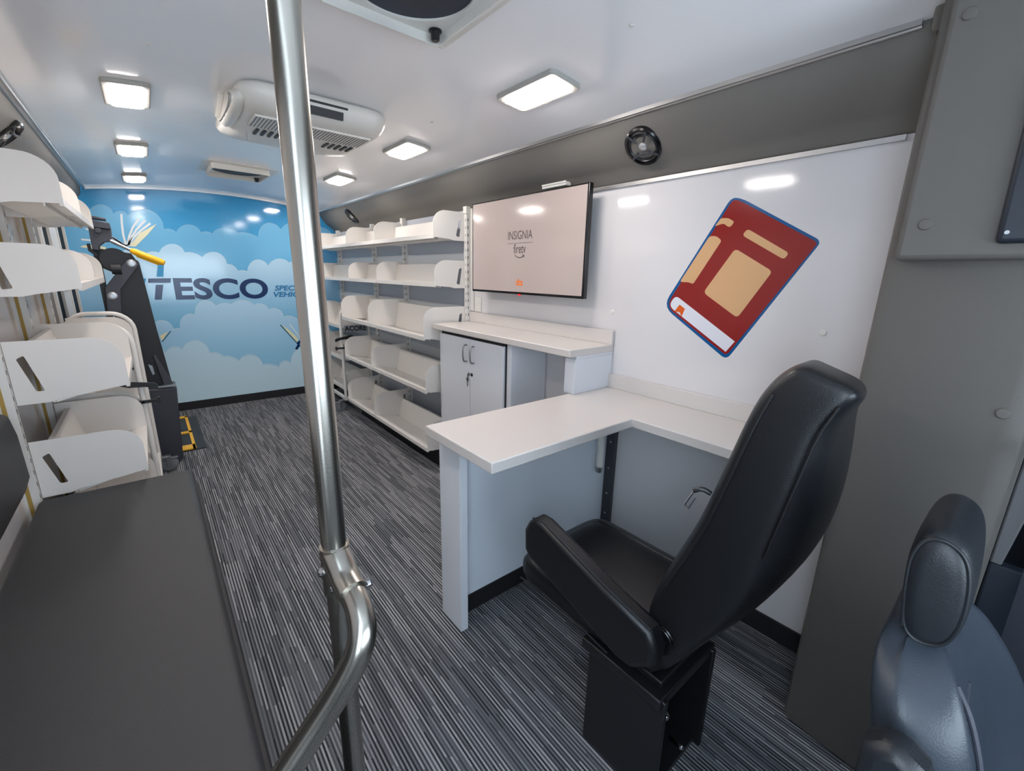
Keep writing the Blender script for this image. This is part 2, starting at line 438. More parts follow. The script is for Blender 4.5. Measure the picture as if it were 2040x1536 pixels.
for v in m.bm.verts: v.co = Vector((pE.x + (v.co.x - x0) * kx, pE.y + v.co.y * .5, pE.z - .004 + (v.co.z - z0) * kz))
build('lettering', m, navy, wall_b, smooth=False)
for body, xa, ya, xb in (('SPECIALTY', 1492, 695, 1790), ('VEHICLES', 1485, 740, 1752)):
    a, b = mp(xa, ya, KT), mp(xb, ya - 6, KT)
    m = MB(); fs = m.text(body, 1, (0, 0, 0), (1, 0, 0), (0, 0, 1), thick=.0006, offset=.034, shear=.22)
    xs_ = [v.co.x for f in fs for v in f.verts]; zs_ = [v.co.z for f in fs for v in f.verts]
    kz = (mp(xa, ya - 37, KT) - a).length / (max(zs_) - min(zs_)); kx = (b.x - a.x) / (max(xs_) - min(xs_)); zz = min(zs_); xx = min(xs_)
    for v in m.bm.verts: v.co = Vector((a.x + (v.co.x - xx) * kx, a.y + v.co.y * .5, a.z + (v.co.z - zz) * kz))
    build('lettering', m, blue_p, wall_b, smooth=False)
# open books flying in the mural
def stroke(m, pts, w, k=KT, mi=0):
    P = [mp(x, y, k) for x, y in pts]; L_, R_ = [], []
    for i, p in enumerate(P):
        t = (P[min(i + 1, len(P) - 1)] - P[max(i - 1, 0)]).normalized(); n = Vector((-t.z, 0, t.x)) * w / 2
        L_.append(p + n); R_.append(p - n)
    m.poly(L_ + R_[::-1], (0, .0004, 0), mi)
def s6(x, y): return ((160 + x / 5.908 - 120) * S5, (400 + y / 5.908 - 380) * S5)
m = MB()
for pts in ([(482, 155), (488, 260), (505, 400), (540, 530)], [(690, 210), (620, 310), (575, 420), (555, 530)], [(765, 230), (660, 340), (590, 450), (565, 530)], [(825, 265), (700, 360), (610, 450), (575, 520)],
            [(10, 455), (120, 465), (300, 490)], [(60, 330), (200, 360), (360, 420), (545, 535)], [(365, 430), (450, 480), (540, 540)], [(370, 490), (450, 520), (550, 570)]):
    stroke(m, [s6(*p) for p in pts], .016)
build('book_page_lines', m, white_p, wall_b, smooth=False)
m = MB(); wpoly(m, [s6(*p) for p in ((575, 535), (700, 380), (900, 270), (800, 390), (650, 540))]); wpoly(m, [s6(*p) for p in ((0, 545), (30, 525), (150, 520), (300, 545), (300, 575), (150, 570))])
build('book_cover_print', m, cream, wall_b, smooth=False)
m = MB(); wpoly(m, [(1540, 932), (1600, 975), (1655, 1030), (1640, 1060)]); wpoly(m, [(690, 1010), (750, 978), (710, 1045)]); build('book_cover_print', m, cream, wall_b, smooth=False)
m = MB(); stroke(m, [(1530, 932), (1650, 1062), (1700, 1100)], .012, KT + .4); stroke(m, [(768, 976), (708, 1050)], .01, KT + .4); build('book_spine_print', m, teal_p, wall_b, smooth=False)
m = MB(); stroke(m, [(1595, 928), (1640, 985), (1680, 1040)], .01, KT + .4); build('book_page_lines', m, white_p, wall_b, smooth=False)
m = MB(); wpoly(m, [(1642, 1060), (1668, 1035), (1680, 1050), (1654, 1075)], k=KT + .6); wpoly(m, [(1650, 1068), (1668, 1075), (1648, 1106), (1632, 1100)], k=KT + .6); build('book_ribbon_print', m, navy, wall_b, smooth=False)

# ------------------------------------------------------------------ big book sticker on the right wall
def dp(x, y, k):
    p = at(1300 + x / 4.389, 380 + y / 4.389, 'x', XR); p.x = XR - .0004 - k * .0006; return p
def rounded(pts, r, n=5):
    out = []
    N_ = len(pts)
    for i in range(N_):
        p = Vector(pts[i] + (0,)) if len(pts[i]) == 2 else Vector(pts[i]); a = Vector(pts[i - 1] + (0,)); b = Vector(pts[(i + 1) % N_] + (0,))
        rr = r[i] if isinstance(r, (list, tuple)) else r
        da = (a - p); db = (b - p); ra = min(rr, da.length * .49); rb = min(rr, db.length * .49)
        A = p + da.normalized() * ra; B = p + db.normalized() * rb
        for j in range(n + 1):
            t = j / n; q = A * (1 - t) ** 2 + p * 2 * t * (1 - t) + B * t * t
            out.append((q.x, q.y))
    return out
bk = thing('book_sticker', 'large tilted closed book sticker with dark red cover on the white wall', 'sticker', (XR, 1.0, 1.45))
def dpoly(name, pts, mm, k, r=0, label=None):
    m = MB(); q = rounded(pts, r) if r else pts
    m.poly([dp(x, y, k) for x, y in q], (.0004, 0, 0)); o = build(name, m, mm, bk, smooth=False)
    if label: o['label'] = label
dpoly('border', [(695, 52), (800, 75), (1480, 440), (645, 1480), (90, 1010)], blue_d, 0, [70, 50, 60, 60, 110], 'blue border')
dpoly('cover', [(705, 72), (775, 92), (1448, 455), (645, 1442), (118, 1010)], red_d, 1, [60, 40, 30, 40, 90], 'dark red cover')
dpoly('spine_band', [(545, 312), (600, 240), (665, 240), (715, 270), (690, 310), (665, 318), (625, 288), (590, 296)], tan_d, 2, 14)
dpoly('spine_label', [(240, 797), (500, 398), (560, 396), (606, 436), (355, 818), (320, 800)], tan_d, 2, 22)
dpoly('title_bar', [(832, 332), (1195, 545), (1150, 602), (785, 390)], tan_d, 2, 32)
dpoly('cover_label', [(725, 505), (1050, 705), (742, 1112), (445, 890)], tan_d, 2, 40, 'tan square label')
dpoly('page_edge', [(205, 915), (720, 1318), (640, 1408), (140, 1005)], page_d, 2, [40, 3, 3, 60], 'white page edge')
dpoly('bookmark', [(238, 995), (285, 1032), (255, 1102), (240, 1062), (192, 1055)], orange_d, 3, label='orange bookmark')

# ------------------------------------------------------------------ ceiling lights
def ceil_light(x, y, label):
    t = thing('ceiling_light', label, 'ceiling light', (x, y, zc(x)), 'rectangular ceiling lights')
    z = zc(x); sl = 2 * .078 * (x - .671) / .974 ** 2
    def lev(pts, h): return [(px, py, z - sl * (px - x) - h) for px, py in pts]
    o = rrect(x - .078, y - .168, x + .078, y + .168, .02); i = rrect(x - .056, y - .144, x + .056, y + .144, .02)
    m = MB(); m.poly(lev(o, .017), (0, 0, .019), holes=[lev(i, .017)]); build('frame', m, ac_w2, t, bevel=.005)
    m = MB(); m.poly(lev(i, .0245), (0, 0, .0225)); build('diffuser', m, lamp_e, t, bevel=.006)['label'] = 'glowing white diffuser'
    return t
for x, y, l in ((1.29, 1.435, 'largest ceiling light, right row nearest the swivel chair'), (1.29, 2.565, 'second ceiling light of the right row, above the television'),
                (1.29, 3.72, 'third ceiling light of the right row, above the white shelves'), (1.29, 4.87, 'rearmost ceiling light of the right row, behind the steel pole'),
                (.05, 2.615, 'ceiling light of the left row nearest the air conditioner'), (.05, 3.755, 'middle ceiling light of the left row'),
                (.05, 4.895, 'ceiling light of the left row nearest the mural'), (.05, 1.435, 'ceiling light of the left row above the bench')):
    ceil_light(x, y, l)

# ------------------------------------------------------------------ roof vents
def roof_vent(cx, cy, label):
    t = thing('roof_vent', label, 'roof vent', (cx, cy, zc(cx)), 'square roof vents with fan')
    z = zc(cx); h = .187
    m = MB(); m.poly([(px, py, z - .005) for px, py in rrect(cx - .245, cy - .245, cx + .245, cy + .245, .012)], (0, 0, .02),
                     holes=[[(px, py, z - .005) for px, py in rrect(cx - h, cy - h, cx + h, cy + h, .02)]])
    build('flange', m, ac_w, t, bevel=.002)
    m = MB(); m.poly([(px, py, z - .042) for px, py in rrect(cx - h, cy - h, cx + h, cy + h, .02)], (0, 0, .05),
                     holes=[[(px, py, z - .042) for px, py in rrect(cx - h + .008, cy - h + .008, cx + h - .008, cy + h - .008, .014)]])
    build('rim', m, ac_w, t, bevel=.002)
    circ = [(cx + .163 * math.cos(k * pi / 24), cy + .163 * math.sin(k * pi / 24), z - .016) for k in range(48)]
    m = MB(); m.poly([(px, py, z - .016) for px, py in rrect(cx - h + .007, cy - h + .007, cx + h - .007, cy + h - .007, .013)], (0, 0, .012), holes=[circ]); build('plate', m, ac_w, t)
    m = MB(); m.lathe((cx, cy, z - .010), (0, 0, 1), [(0, 0), (.164, 0), (.164, .004), (0, .004)], 48); build('screen', m, fan_d, t)['label'] = 'dark round insect screen'
    m = MB()
    for k in range(6):
        a = k * pi / 3 + .3; d = Vector((math.cos(a), math.sin(a), 0)); n = Vector((-d.y, d.x, 0))
        c0 = Vector((cx, cy, z - .0125))
        m.poly([c0 + d * .03 - n * .008, c0 + d * .085 - n * .016, c0 + d * .09 + n * .018, c0 + d * .03 + n * .012], (0, 0, .003))
    m.lathe((cx, cy, z - .016), (0, 0, 1), [(0, 0), (.03, .001), (.034, .006)], 20); build('fan', m, fan_b, t)
    m = MB(); m.lathe((cx + .153, cy + .150, z - .016), (0, 0, -1), [(.020, -.002), (.020, .003), (.014, .005), (.013, .026), (.010, .029), (0, .029)], 20); build('knob', m, blackp, t)['label'] = 'black crank knob'
    return t
rv = roof_vent(.64, 1.205, 'square roof vent with black knob at the top of the view')
dup(rv, (.665, 4.15, zc(.665)), 'small looking roof vent near the mural, beyond the air conditioner')

# ------------------------------------------------------------------ air conditioner
t = thing('air_conditioner', 'white ceiling air conditioner with grilles behind the steel pole', 'air conditioner', (.70, 2.5, 2.17))
def acr(z, x0, x1, y0, y1, r): return [(px, py, z) for px, py in rrect(x0, y0, x1, y1, r, 6)]
m = MB(); m.loft([acr(2.185, .40, 1.0, 2.16, 2.94, .09), acr(2.165, .38, 1.02, 2.14, 2.96, .10), acr(2.12, .385, 1.01, 2.14, 2.92, .10), acr(2.085, .42, .985, 2.18, 2.80, .10), acr(2.072, .46, .96, 2.24, 2.70, .08)])
build('shell', m, ac_w, t, sub=1)
m = MB(); m.loft([[(.42, 2.42 + .26 * c, 2.125 + .05 * s_) for c, s_ in sup(16, 2.4)], [(.362, 2.42 + .22 * c, 2.118 + .046 * s_) for c, s_ in sup(16, 2.4)]])
build('air_outlet', m, ac_w, t, sub=1)
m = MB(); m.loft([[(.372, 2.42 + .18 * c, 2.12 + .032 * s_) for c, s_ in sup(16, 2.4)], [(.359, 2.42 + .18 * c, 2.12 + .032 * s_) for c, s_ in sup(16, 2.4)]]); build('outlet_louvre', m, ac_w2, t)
m = MB(); m.poly([(.358, 2.33, 2.142), (.358, 2.52, 2.10), (.345, 2.53, 2.106), (.345, 2.34, 2.148)], (0, 0, .004)); build('vane', m, ac_w, t)
for x0, x1, y0 in ((.45, .64, 2.25), (.66, .945, 2.25)):
    m = MB()
    m.box(x0, y0, 2.068, x1, y0 + .17, 2.076)
    n_ = int((x1 - x0) / .014)
    for k in range(n_): m.box(x0 + .006 + k * .014, y0 + .008, 2.0665, x0 + .010 + k * .014, y0 + .162, 2.0688, 1)
    build('intake_grille', m, [ac_w, ac_g], t)
for x0, n_ in ((.49, 4), (.80, 5)):
    for k in range(n_):
        m = MB(); m.box(x0 + k * .03, 2.455, 2.0665, x0 + .012 + k * .03, 2.545, 2.075); build('slot', m, ac_d, t)
m = MB(); m.poly([(.62, 2.147, 2.095), (.78, 2.147, 2.095), (.78, 2.137, 2.125), (.62, 2.137, 2.125)], (0, .02, .004)); build('control_panel', m, ac_d, t)
m = MB(); m.box(.60, 2.134, 2.139, .80, 2.15, 2.146); build('seam', m, ac_d, t)

# ------------------------------------------------------------------ speakers
def speaker(c, n, label):
    t = thing('speaker', label, 'speaker', c, 'round black speakers in the vinyl cove'); n = Vector(n).normalized()
    m = MB(); m.lathe(c, n, [(.084, -.012), (.084, .004), (.078, .009), (.070, .006), (.068, 0)], 36); build('rim', m, blackg, t)
    m = MB(); m.lathe(c, n, [(.069, .003), (.062, .008), (.057, .002), (.05, -.004), (.044, .0), (.040, -.004), (.03, -.010), (.02, -.014)], 36); build('cone', m, cone_m, t)
    m = MB(); m.lathe(c, n, [(.021, -.013), (.018, .004), (.012, .009), (0, .010)], 24); build('dust_cap', m, dust, t)['label'] = 'silver dust cap'
    u = n.cross(Vector((0, 1, 0))).normalized(); w = Vector((0, 1, 0))
    cv = Vector(c)
    m = MB()
    for a in (35, 145, 235, 305):
        d = u * math.sin(math.radians(a)) + w * math.cos(math.radians(a))
        m.tube([cv + d * .03 + n * .010, cv + d * .055 + n * .012, cv + d * .075 + n * .01], .0045, 8)
    m.tube([cv + u * .028 - w * .05 + n * .012, cv + u * .024 + n * .013, cv + u * .03 + w * .05 + n * .012], .005, 8, smooth=1)
    build('bracket', m, darkp, t)
speaker((1.705, 1.213, 1.985), (-.70, 0, -.71), 'round black speaker in the right cove above the white wall panel')
speaker((1.705, 4.64, 1.985), (-.70, 0, -.71), 'far round black speaker in the right cove above the white shelves')
speaker((-.377, 3.0, 1.985), (.70, 0, -.71), 'round black speaker cut by the left edge above the shelves')

# ------------------------------------------------------------------ shelving
XU = 1.772      # face of right uprights
XUL = XL + XR - XU
def upright(side, y, label, z1=1.895):
    x0 = XU if side > 0 else XUL
    t = thing('shelf_upright', label, 'shelf upright', (x0, y, 0), 'slotted shelf uprights')
    s = side; m = MB()
    xa, xb = (x0, XR - .004) if s > 0 else (XL, x0)
    m.box(xa, y - .017, 0, xb, y + .017, z1)
    z = .1
    while z < z1 - .03:
        xf = x0 - .0008 if s > 0 else x0 - .001
        m.box(xf, y - .006, z, xf + .0018, y - .002, z + .018, 1)
        if s > 0: m.box(x0 + .008, y - .0178, z, x0 + .013, y - .016, z + .02, 1)
        z += .05
    build('post', m, [rail_w, slot_d], t)
    m = MB(); m.box(x0 - .006 if s > 0 else XL, y - .021, z1 - .045, XR - .004 if s > 0 else x0 + .006, y + .021, z1 + .004); build('cap', m, ac_w, t, bevel=.003)
    if s < 0:
        m = MB(); m.box(XL + .008, y - .0185, .1, XL + .02, y - .0165, 1.88); build('gold_tape', m, gold, t)['label'] = 'gold tape strip'
UR = (2.67, 3.657, 4.328, 5.333)
for y, l in zip(UR, ('white slotted upright beside the television and outlet', 'white slotted upright between first and second shelf bays of right wall', 'white slotted upright between second and third shelf bays of right wall', 'white slotted upright next to the mural on right wall')):
    upright(1, y, l)
UL = (2.38, 3.03, 3.69)
for y, l in zip(UL, ('white slotted upright behind the bench backrest on left wall', 'white slotted upright with gold strip in middle of left shelves', 'white slotted upright of left wall nearest the lift door')):
    upright(-1, y, l)

def end_profile(D, zl, H, low):
    r = min(.085, H * .55)
    top = zl + H; fr = zl - .02
    P = [(D, fr), (D, top - r * 1.05)]
    for i in range(1, 8):
        a = pi / 2 * i / 8
        P.append((D - r * 1.15 * (1 - math.cos(a)), top - r * 1.05 * (1 - math.sin(a))))
    P += [(D - r * 1.2, top), (.002, top), (.002, zl - low), (.085, zl - low), (.12, zl - low + .008)]
    return P
def shelf(side, y0, y1, D, zl, H, low, label, backtop, group, hole=True):
    x0 = XU if side > 0 else XUL
    X = lambda d: x0 - side * d
    t = thing('book_shelf', label, 'shelf', (X(D / 2), (y0 + y1) / 2, zl), group)
    db = .105 if D > .3 else .085; dz = .05 if D > .3 else .02
    m = MB()
    q = [(D, zl), (D, zl - .03), (D - .012, zl - .03), (D - .014, zl - .012), (db, zl - dz - .012), (db, zl - dz)]
    m.poly([(X(d), y0 + .003, z) for d, z in q], (0, y1 - y0 - .006, 0)); 
    m.box(*sorted((X(D - .05), X(D - .055)))[:1], y0 + .01, zl - .034, max(X(D - .05), X(D - .055)), y1 - .01, zl - .012)
    build('tray', m, shelf_w, t, bevel=.001)
    m = MB(); q = [(db, zl - dz - .012), (db - .010, zl - dz - .012), (.045, zl + backtop), (.055, zl + backtop)]
    m.poly([(X(d), y0 + .003, z) for d, z in q], (0, y1 - y0 - .006, 0)); m.poly([(X(d), y0 + .003, z) for d, z in ((.0575, zl + backtop + .0015), (.038, zl + backtop + .0015), (.038, zl + backtop - .02), (.041, zl + backtop - .02), (.041, zl + backtop - .002), (.0575, zl + backtop - .002))], (0, y1 - y0 - .006, 0))
    build('back_board', m, shelf_w, t, bevel=.001)
    P = end_profile(D, zl, H, low)
    top = zl + H
    hl = [(.022, top - .05), (.045, top - .055), (.068, zl - low + .03), (.040, zl - low + .025)]
    if D > .3: hl = [(.028, top - .067), (.050, top - .055), (.083, zl - low + .047), (.060, zl - low + .047)] if side < 0 else hl
    hl = rounded(hl, .006, 3)
    for yy, th in ((y0, .0025), (y1 - .0025, .0025)):
        m = MB(); m.poly([(X(d), yy, z) for d, z in P], (0, th, 0), holes=[[(X(d), yy, z) for d, z in hl]])
        build('end_panel', m, shelf_w, t, smooth=False)
    return t
names = ('top', 'second', 'third', 'fourth', 'lowest')
bays = ('nearest the television', 'in the middle bay', 'beside the mural')
RR = [(.248, 1.705, .155, .035, .115), (.246, 1.385, .152, .038, .13), (.34, 1.02, .198, .04, .17), (.335, .635, .18, .05, .135), (.335, .185, .20, .05, .11)]
for i, (D, zl, H, low, bt) in enumerate(RR):
    for b in range(3):
        if i > 1 and b == 2: continue
        shelf(1, UR[b] + .014, UR[b + 1] + (.012 if b < 2 else 0), D, zl, H, low, '%s row white steel bookshelf on right wall, %s' % (names[i], bays[b] if not (i > 1 and b == 1) else 'beside the book cart'), bt, 'bookshelves on the right wall')
LL = [(.25, 1.69, .145, .035, .11), (.25, 1.382, .14, .05, .12), (.33, .985, .185, .058, .16), (.335, .595, .182, .055, .15), (.335, .25, .19, .055, .15)]
for i, (D, zl, H, low, bt) in enumerate(LL):
    for b in range(2):
        if i > 1 and b == 1: continue
        where = ('nearest the camera', 'beside the lift')[b] if i < 2 else 'between bench and book cart'
        shelf(-1, UL[b] + .014, UL[b + 1] + .012, D, zl, H, low, '%s row white steel bookshelf on left wall, %s' % (names[i], where), bt, 'bookshelves on the left wall')
m = MB(); m.box(1.56, 2.70, 0, 1.768, 4.33, .12); tag(build('toe_kick', m, black_rub), 'black toe kick box under the lowest right shelves', 'toe kick')

# ------------------------------------------------------------------ book carts
def cart(side, xa, xb, y0, y1, top, lips, label, sign):
    """xa = aisle side, xb = wall side"""
    t = thing('book_cart', label, 'book cart', ((xa + xb) / 2, (y0 + y1) / 2, 0), 'wheeled book carts')
    s = 1 if xb > xa else -1
    for y in (y0, y1):
        r = .11; P = [(xa, y, .13), (xa, y, top - r)]
        P += [(xa + s * r * (1 - math.cos(math.radians(a))), y, top - r + r * math.sin(math.radians(a))) for a in range(15, 91, 15)]
        P += [(xb - s * r * (1 - math.cos(math.radians(a))), y, top - r + r * math.sin(math.radians(a))) for a in range(90, -1, -15)]
        P += [(xb, y, .13)]
        m = MB(); m.tube(P, .0145, 12); m.box(min(xa, xb) - .012, y - .014, .12, max(xa, xb) + .012, y + .014, .16); build('end_frame', m, rail_w, t)
    for zl in lips:
        D = abs(xb - xa) - .02
        X = lambda d: xb - s * (.01 + d)
        sh_ = MB(); q = [(D, zl), (D, zl - .03), (D - .012, zl - .03), (D - .014, zl - .012), (.08, zl - .06), (.02, zl + .15), (.032, zl + .15), (.088, zl - .05)]
        sh_.poly([(X(d), y0 + .012, z) for d, z in q], (0, y1 - y0 - .024, 0)); tr = build('shelf', sh_, shelf_w, t, bevel=.001)
        P = end_profile(D, zl, .19, .05)
        for yy in (y0 + .014, y1 - .018):
            m = MB(); m.poly([(X(d), yy, z) for d, z in P], (0, .003, 0)); build('end_panel', m, shelf_w, tr, smooth=False)
    m = MB()
    for x in (xa, xb): m.box(x - .012, y0, .125, x + .012, y1, .155)
    build('base_rail', m, rail_w, t, bevel=.003)
    for x in (xa - s * .03, xb):
        for y in (y0 + .03, y1 - .015):
            m = MB(); m.box(x - .022, y - .02, .1, x + .022, y + .02, .125); m.box(x - s * .02 - .014, y - .021, .05, x - s * .02 + .014, y - .017, .118); m.box(x - s * .02 - .014, y + .017, .05, x - s * .02 + .014, y + .021, .118); m.box(x - .03, y - .021, .112, x + .03, y + .021, .119)
            m.box(*sorted((x - s * .075, x - s * .01))[:1], y - .02, .10, max(x - s * .075, x - s * .01), y + .01, .108)
            cs = build('caster', m, bolt_m, t, bevel=.001)
            cx_ = x - s * .02
            m = MB(); m.lathe((cx_, y - .012, .056), (0, 1, 0), [(0, 0), (.034, 0), (.050, .003), (.055, .008), (.055, .018), (.050, .023), (.034, .026), (0, .026)], 28); build('wheel', m, grey_rub, cs)
            m = MB(); m.lathe((cx_, y - .016, .056), (0, 1, 0), [(0, 0), (.016, 0), (.016, .034), (0, .034)], 16); build('hub', m, bolt_m, cs)
    # lever catches on the near end frame
    m = MB(); zz = lips[0] - .105
    m.poly([(xa - s * .075, y0 - .03, zz - .028), (xa - s * .06, y0 - .03, zz - .014), (xa - s * .0, y0 - .03, zz - .004), (xa + s * .10, y0 - .03, zz + .012), (xa + s * .115, y0 - .03, zz - .002), (xa + s * .05, y0 - .03, zz - .028), (xa - s * .02, y0 - .03, zz - .032), (xa - s * .07, y0 - .03, zz - .05)], (0, .012, 0))
    m.box(min(xa - s * .065, xa + s * .02), y0 - .03, zz - .125, max(xa - s * .065, xa + s * .02), y0 - .02, zz - .108); m.box(*sorted((xa - s * .075, xa - s * .06))[:1], y0 - .032, zz - .135, sorted((xa - s * .075, xa - s * .06))[1], y0 - .018, zz - .098)
    m.lathe((xa + s * .07, y0 - .04, zz - .005), (0, 1, 0), [(0, 0), (.008, 0), (.008, .04), (0, .04)], 10)
    m.lathe((xa + s * .0, y0 - .03, zz - .117), (0, 1, 0), [(0, 0), (.006, 0), (.006, .03), (0, .03)], 10)
    build('lever_catch', m, blackp, t)['label'] = 'black lever catch'
    if sign:
        m = MB(); m.box(xa + .03, y0 - .02, lips[0] - .06, xb - .02, y0 - .015, lips[0] + .005); sg = build('sign_plate', m, sign_m, t)
        m = MB(); m.text('ACORE', .068, (xa + .032, y0 - .0205, lips[0] - .05), (1, 0, 0), (0, 0, 1), offset=.0022, thick=.001); build('lettering', m, blackp, sg, smooth=False)
    return t
cart(1, 1.465, 1.755, 4.50, 5.28, 1.10, (.905, .57, .245), 'white book cart on grey casters by the right shelves, sign plate on it', True)
cart(-1, -.105, -.43, 3.10, 3.84, 1.15, (.94, .60, .27), 'white tubular book cart parked by the black lift on the left', False)

# ------------------------------------------------------------------ wheelchair lift
t = thing('wheelchair_lift', 'folded charcoal wheelchair lift with yellow grip in front of the mural', 'wheelchair lift', (-.1, 4.5, 0))
def lp(m, pts, y0, y1, mi=0): m.poly([(x, y0, z) for x, z in pts], (0, y1 - y0, 0), mi)
m = MB(); lp(m, [(-.34, 0), (.0, 0), (.03, .03), (.066, .585), (-.34, .60)], 3.96, 4.2); build('base_box', m, lift_m, t, bevel=.006)
m = MB(); lp(m, [(-.20, 1.13), (-.185, 1.26), (-.09, 1.47), (-.05, 1.49), (-.015, 1.46), (.013, 1.0), (.045, .602), (-.13, .602)], 4.03, 4.12); build('arm', m, lift_d, t, bevel=.004)
m = MB()
P = [(-.232, 1.12), (-.215, 1.31), (-.085, 1.485), (-.065, 1.50), (-.04, 1.502), (-.02, 1.485), (-.014, 1.465), (-.138, 1.296), (-.158, 1.12)]
lp(m, P, 4.0, 4.03); build('bracket', m, lift_m, t, bevel=.004)
for x, z in ((-.057, 1.468), (-.186, 1.252)):
    m = MB(); m.lathe((x, 4.0, z), (0, -1, 0), [(.027, -.002), (.027, .003), (.024, .005), (.011, .005), (.010, .008), (0, .008)], 20); build('pivot_bolt', m, bolt_m, t)['label'] = 'round zinc pivot bolt'
m = MB(); lp(m, [(-.236, 1.735), (-.13, 1.722), (-.128, 1.68), (-.236, 1.69)], 3.98, 4.10); lp(m, [(-.236, 1.69), (-.128, 1.68), (-.135, 1.608), (-.172, 1.60), (-.20, 1.575), (-.207, 1.545), (-.238, 1.55)], 4.0, 4.09); lp(m, [(-.228, 1.76), (-.145, 1.75), (-.145, 1.735), (-.232, 1.742)], 3.99, 4.09)
m.lathe((-.192, 3.99, 1.668), (0, -1, 0), [(.018, -.01), (.018, .008), (.01, .010), (0, .006)], 14)
build('head', m, lift_m, t, bevel=.004)
m = MB(); m.lathe((-.14, 4.02, 1.49), (0, 1, 0), [(0, 0), (.075, 0), (.075, .05), (0, .05)], 28); lp(m, [(-.215, 1.56), (-.05, 1.535), (-.03, 1.49), (-.15, 1.40), (-.222, 1.44)], 4.05, 4.11)
m.tube([(-.165, 4.0, 1.43), (-.115, 4.0, 1.43)], .035, 16); build('mechanism', m, lift_d, t)
m = MB(); m.box(-.242, 4.06, .6, -.21, 4.10, 1.56); build('post', m, lift_d, t, bevel=.002)
m = MB(); lp(m, [(-.262, 1.585), (-.245, 1.588), (-.243, 1.55), (-.215, 1.52), (-.225, 1.505), (-.26, 1.54)], 4.02, 4.04); build('hook', m, lift_d, t)
m = MB(); m.tube([(-.142, 4.0, 1.61), (-.03, 3.98, 1.545)], .011, 12); build('rod', m, bolt_m, t)
m = MB(); m.tube([(-.047, 3.985, 1.553), (-.03, 3.98, 1.545), (.10, 3.955, 1.484), (.118, 3.95, 1.476)], [.016, .021, .021, .017], 16); m.tube([(-.02, 3.985, 1.522), (.09, 3.96, 1.470)], .012, 12); build('grip', m, yellow, t)['label'] = 'yellow hand grip'
m = MB(); lp(m, [(-.035, .83), (-.02, .83), (.052, .606), (-.005, .606)], 3.99, 4.03); build('cover_plate', m, lift_m, t, bevel=.003)
m = MB(); m.box(-.04, 3.955, .598, .062, 3.985, .612); m.poly([(-.072, 4.025, .765), (-.05, 4.025, .752), (-.045, 4.025, .69), (-.058, 4.025, .685)], (0, .004, 0)); build('wear_strip', m, bolt_m, t)
m = MB(); m.box(-.19, 4.22, .06, -.09, 5.2, 1.2); build('platform', m, lift_m, t, bevel=.005)
t = thing('floor_plate', 'black steel floor plate with yellow ladder frame beside the lift', 'floor plate', (.12, 4.7, 0))
m = MB(); m.box(.03, 4.18, 0, .195, 5.18, .008); build('plate', m, lift_d, t)
m = MB(); m.box(.03, 4.19, .008, .125, 4.30, .016)
m.box(.107, 4.19, .008, .128, 5.2, .016)
for y in (4.64, 5.16): m.box(.03, y, .008, .128, y + .05, .016)
build('frame', m, yellow, t)['label'] = 'yellow ladder frame'

# ------------------------------------------------------------------ tall counter with cabinet
t = thing('countertop', 'raised white countertop with backsplash under the television', 'countertop', (1.64, 2.0, 1.076))
m = MB(); m.box(1.4826, 1.36, 1.076, XR - .005, 2.648, 1.112); build('slab', m, solid_w, t, bevel=.004)
m = MB(); m.box(XR - .022, 1.36, 1.112, XR - .005, 2.648, 1.183); build('backsplash', m, solid_w, t, bevel=.002)
m = MB(); m.box(1.53, 1.365, .889, XR - .001, 1.432, 1.062); m.box(1.536, 1.365, 1.062, XR - .001, 1.432, 1.076); m.box(1.535, 1.400, 0, XR - .001, 1.432, .84); build('end_support', m, lam, t, bevel=.002)
t = thing('storage_cabinet', 'two-door white storage cabinet below the raised countertop', 'cabinet', (1.66, 2.25, 0))
m = MB(); m.box(1.535, 1.85, .1, XR - .005, 1.89, 1.075); m.box(1.535, 2.608, .0, XR - .005, 2.643, 1.075); m.box(1.54, 1.89, .1, XR - .005, 2.608, .13); m.box(1.78, 1.89, .1, XR - .005, 2.608, 1.07); m.box(1.56, 1.85, 0, XR - .005, 2.608, .1); m.box(1.54, 1.89, 1.05, XR - .005, 2.608, 1.075)
build('body', m, lam, t, bevel=.002)
m = MB(); m.box(1.533, 1.892, .13, 1.54, 1.903, 1.07); m.box(1.533, 2.594, .13, 1.54, 2.607, 1.07); m.box(1.533, 1.89, 1.052, 1.54, 2.607, 1.068); build('edge_gap', m, gasket, t)
for y0, y1, hy in ((2.245, 2.592, 2.278), (1.905, 2.241, 2.198)):
    m = MB(); m.box(1.518, y0, .13, 1.535, y1, 1.05); d = build('door', m, lam, t, bevel=.0015)
    m = MB(); m.tube([(1.52, hy, .905), (1.488, hy, .905), (1.488, hy, 1.01), (1.52, hy, 1.01)], .005, 10, smooth=2); build('handle', m, handle_m, d)['label'] = 'nickel pull handle'
    m = MB(); m.lathe((1.519, 2.254 if y0 > 2 else 2.222, .825), (-1, 0, 0), [(.012, -.002), (.012, .003), (.007, .006), (0, .006)], 16); build('lock', m, chrome if y0 > 2.2 else blackp, d)
m = MB(); m.lathe((1.508, 2.256, .79), (-1, 0, 0), [(0, 0), (.012, 0), (.012, .002), (0, .002)], 12); m.box(1.505, 2.252, .745, 1.508, 2.259, .785); m.box(1.505, 2.254, .79, 1.514, 2.257, .825)
tag(build('key', m, handle_m, loc=(1.508, 2.256, .79)), 'small metal key hanging in the cabinet lock', 'key')

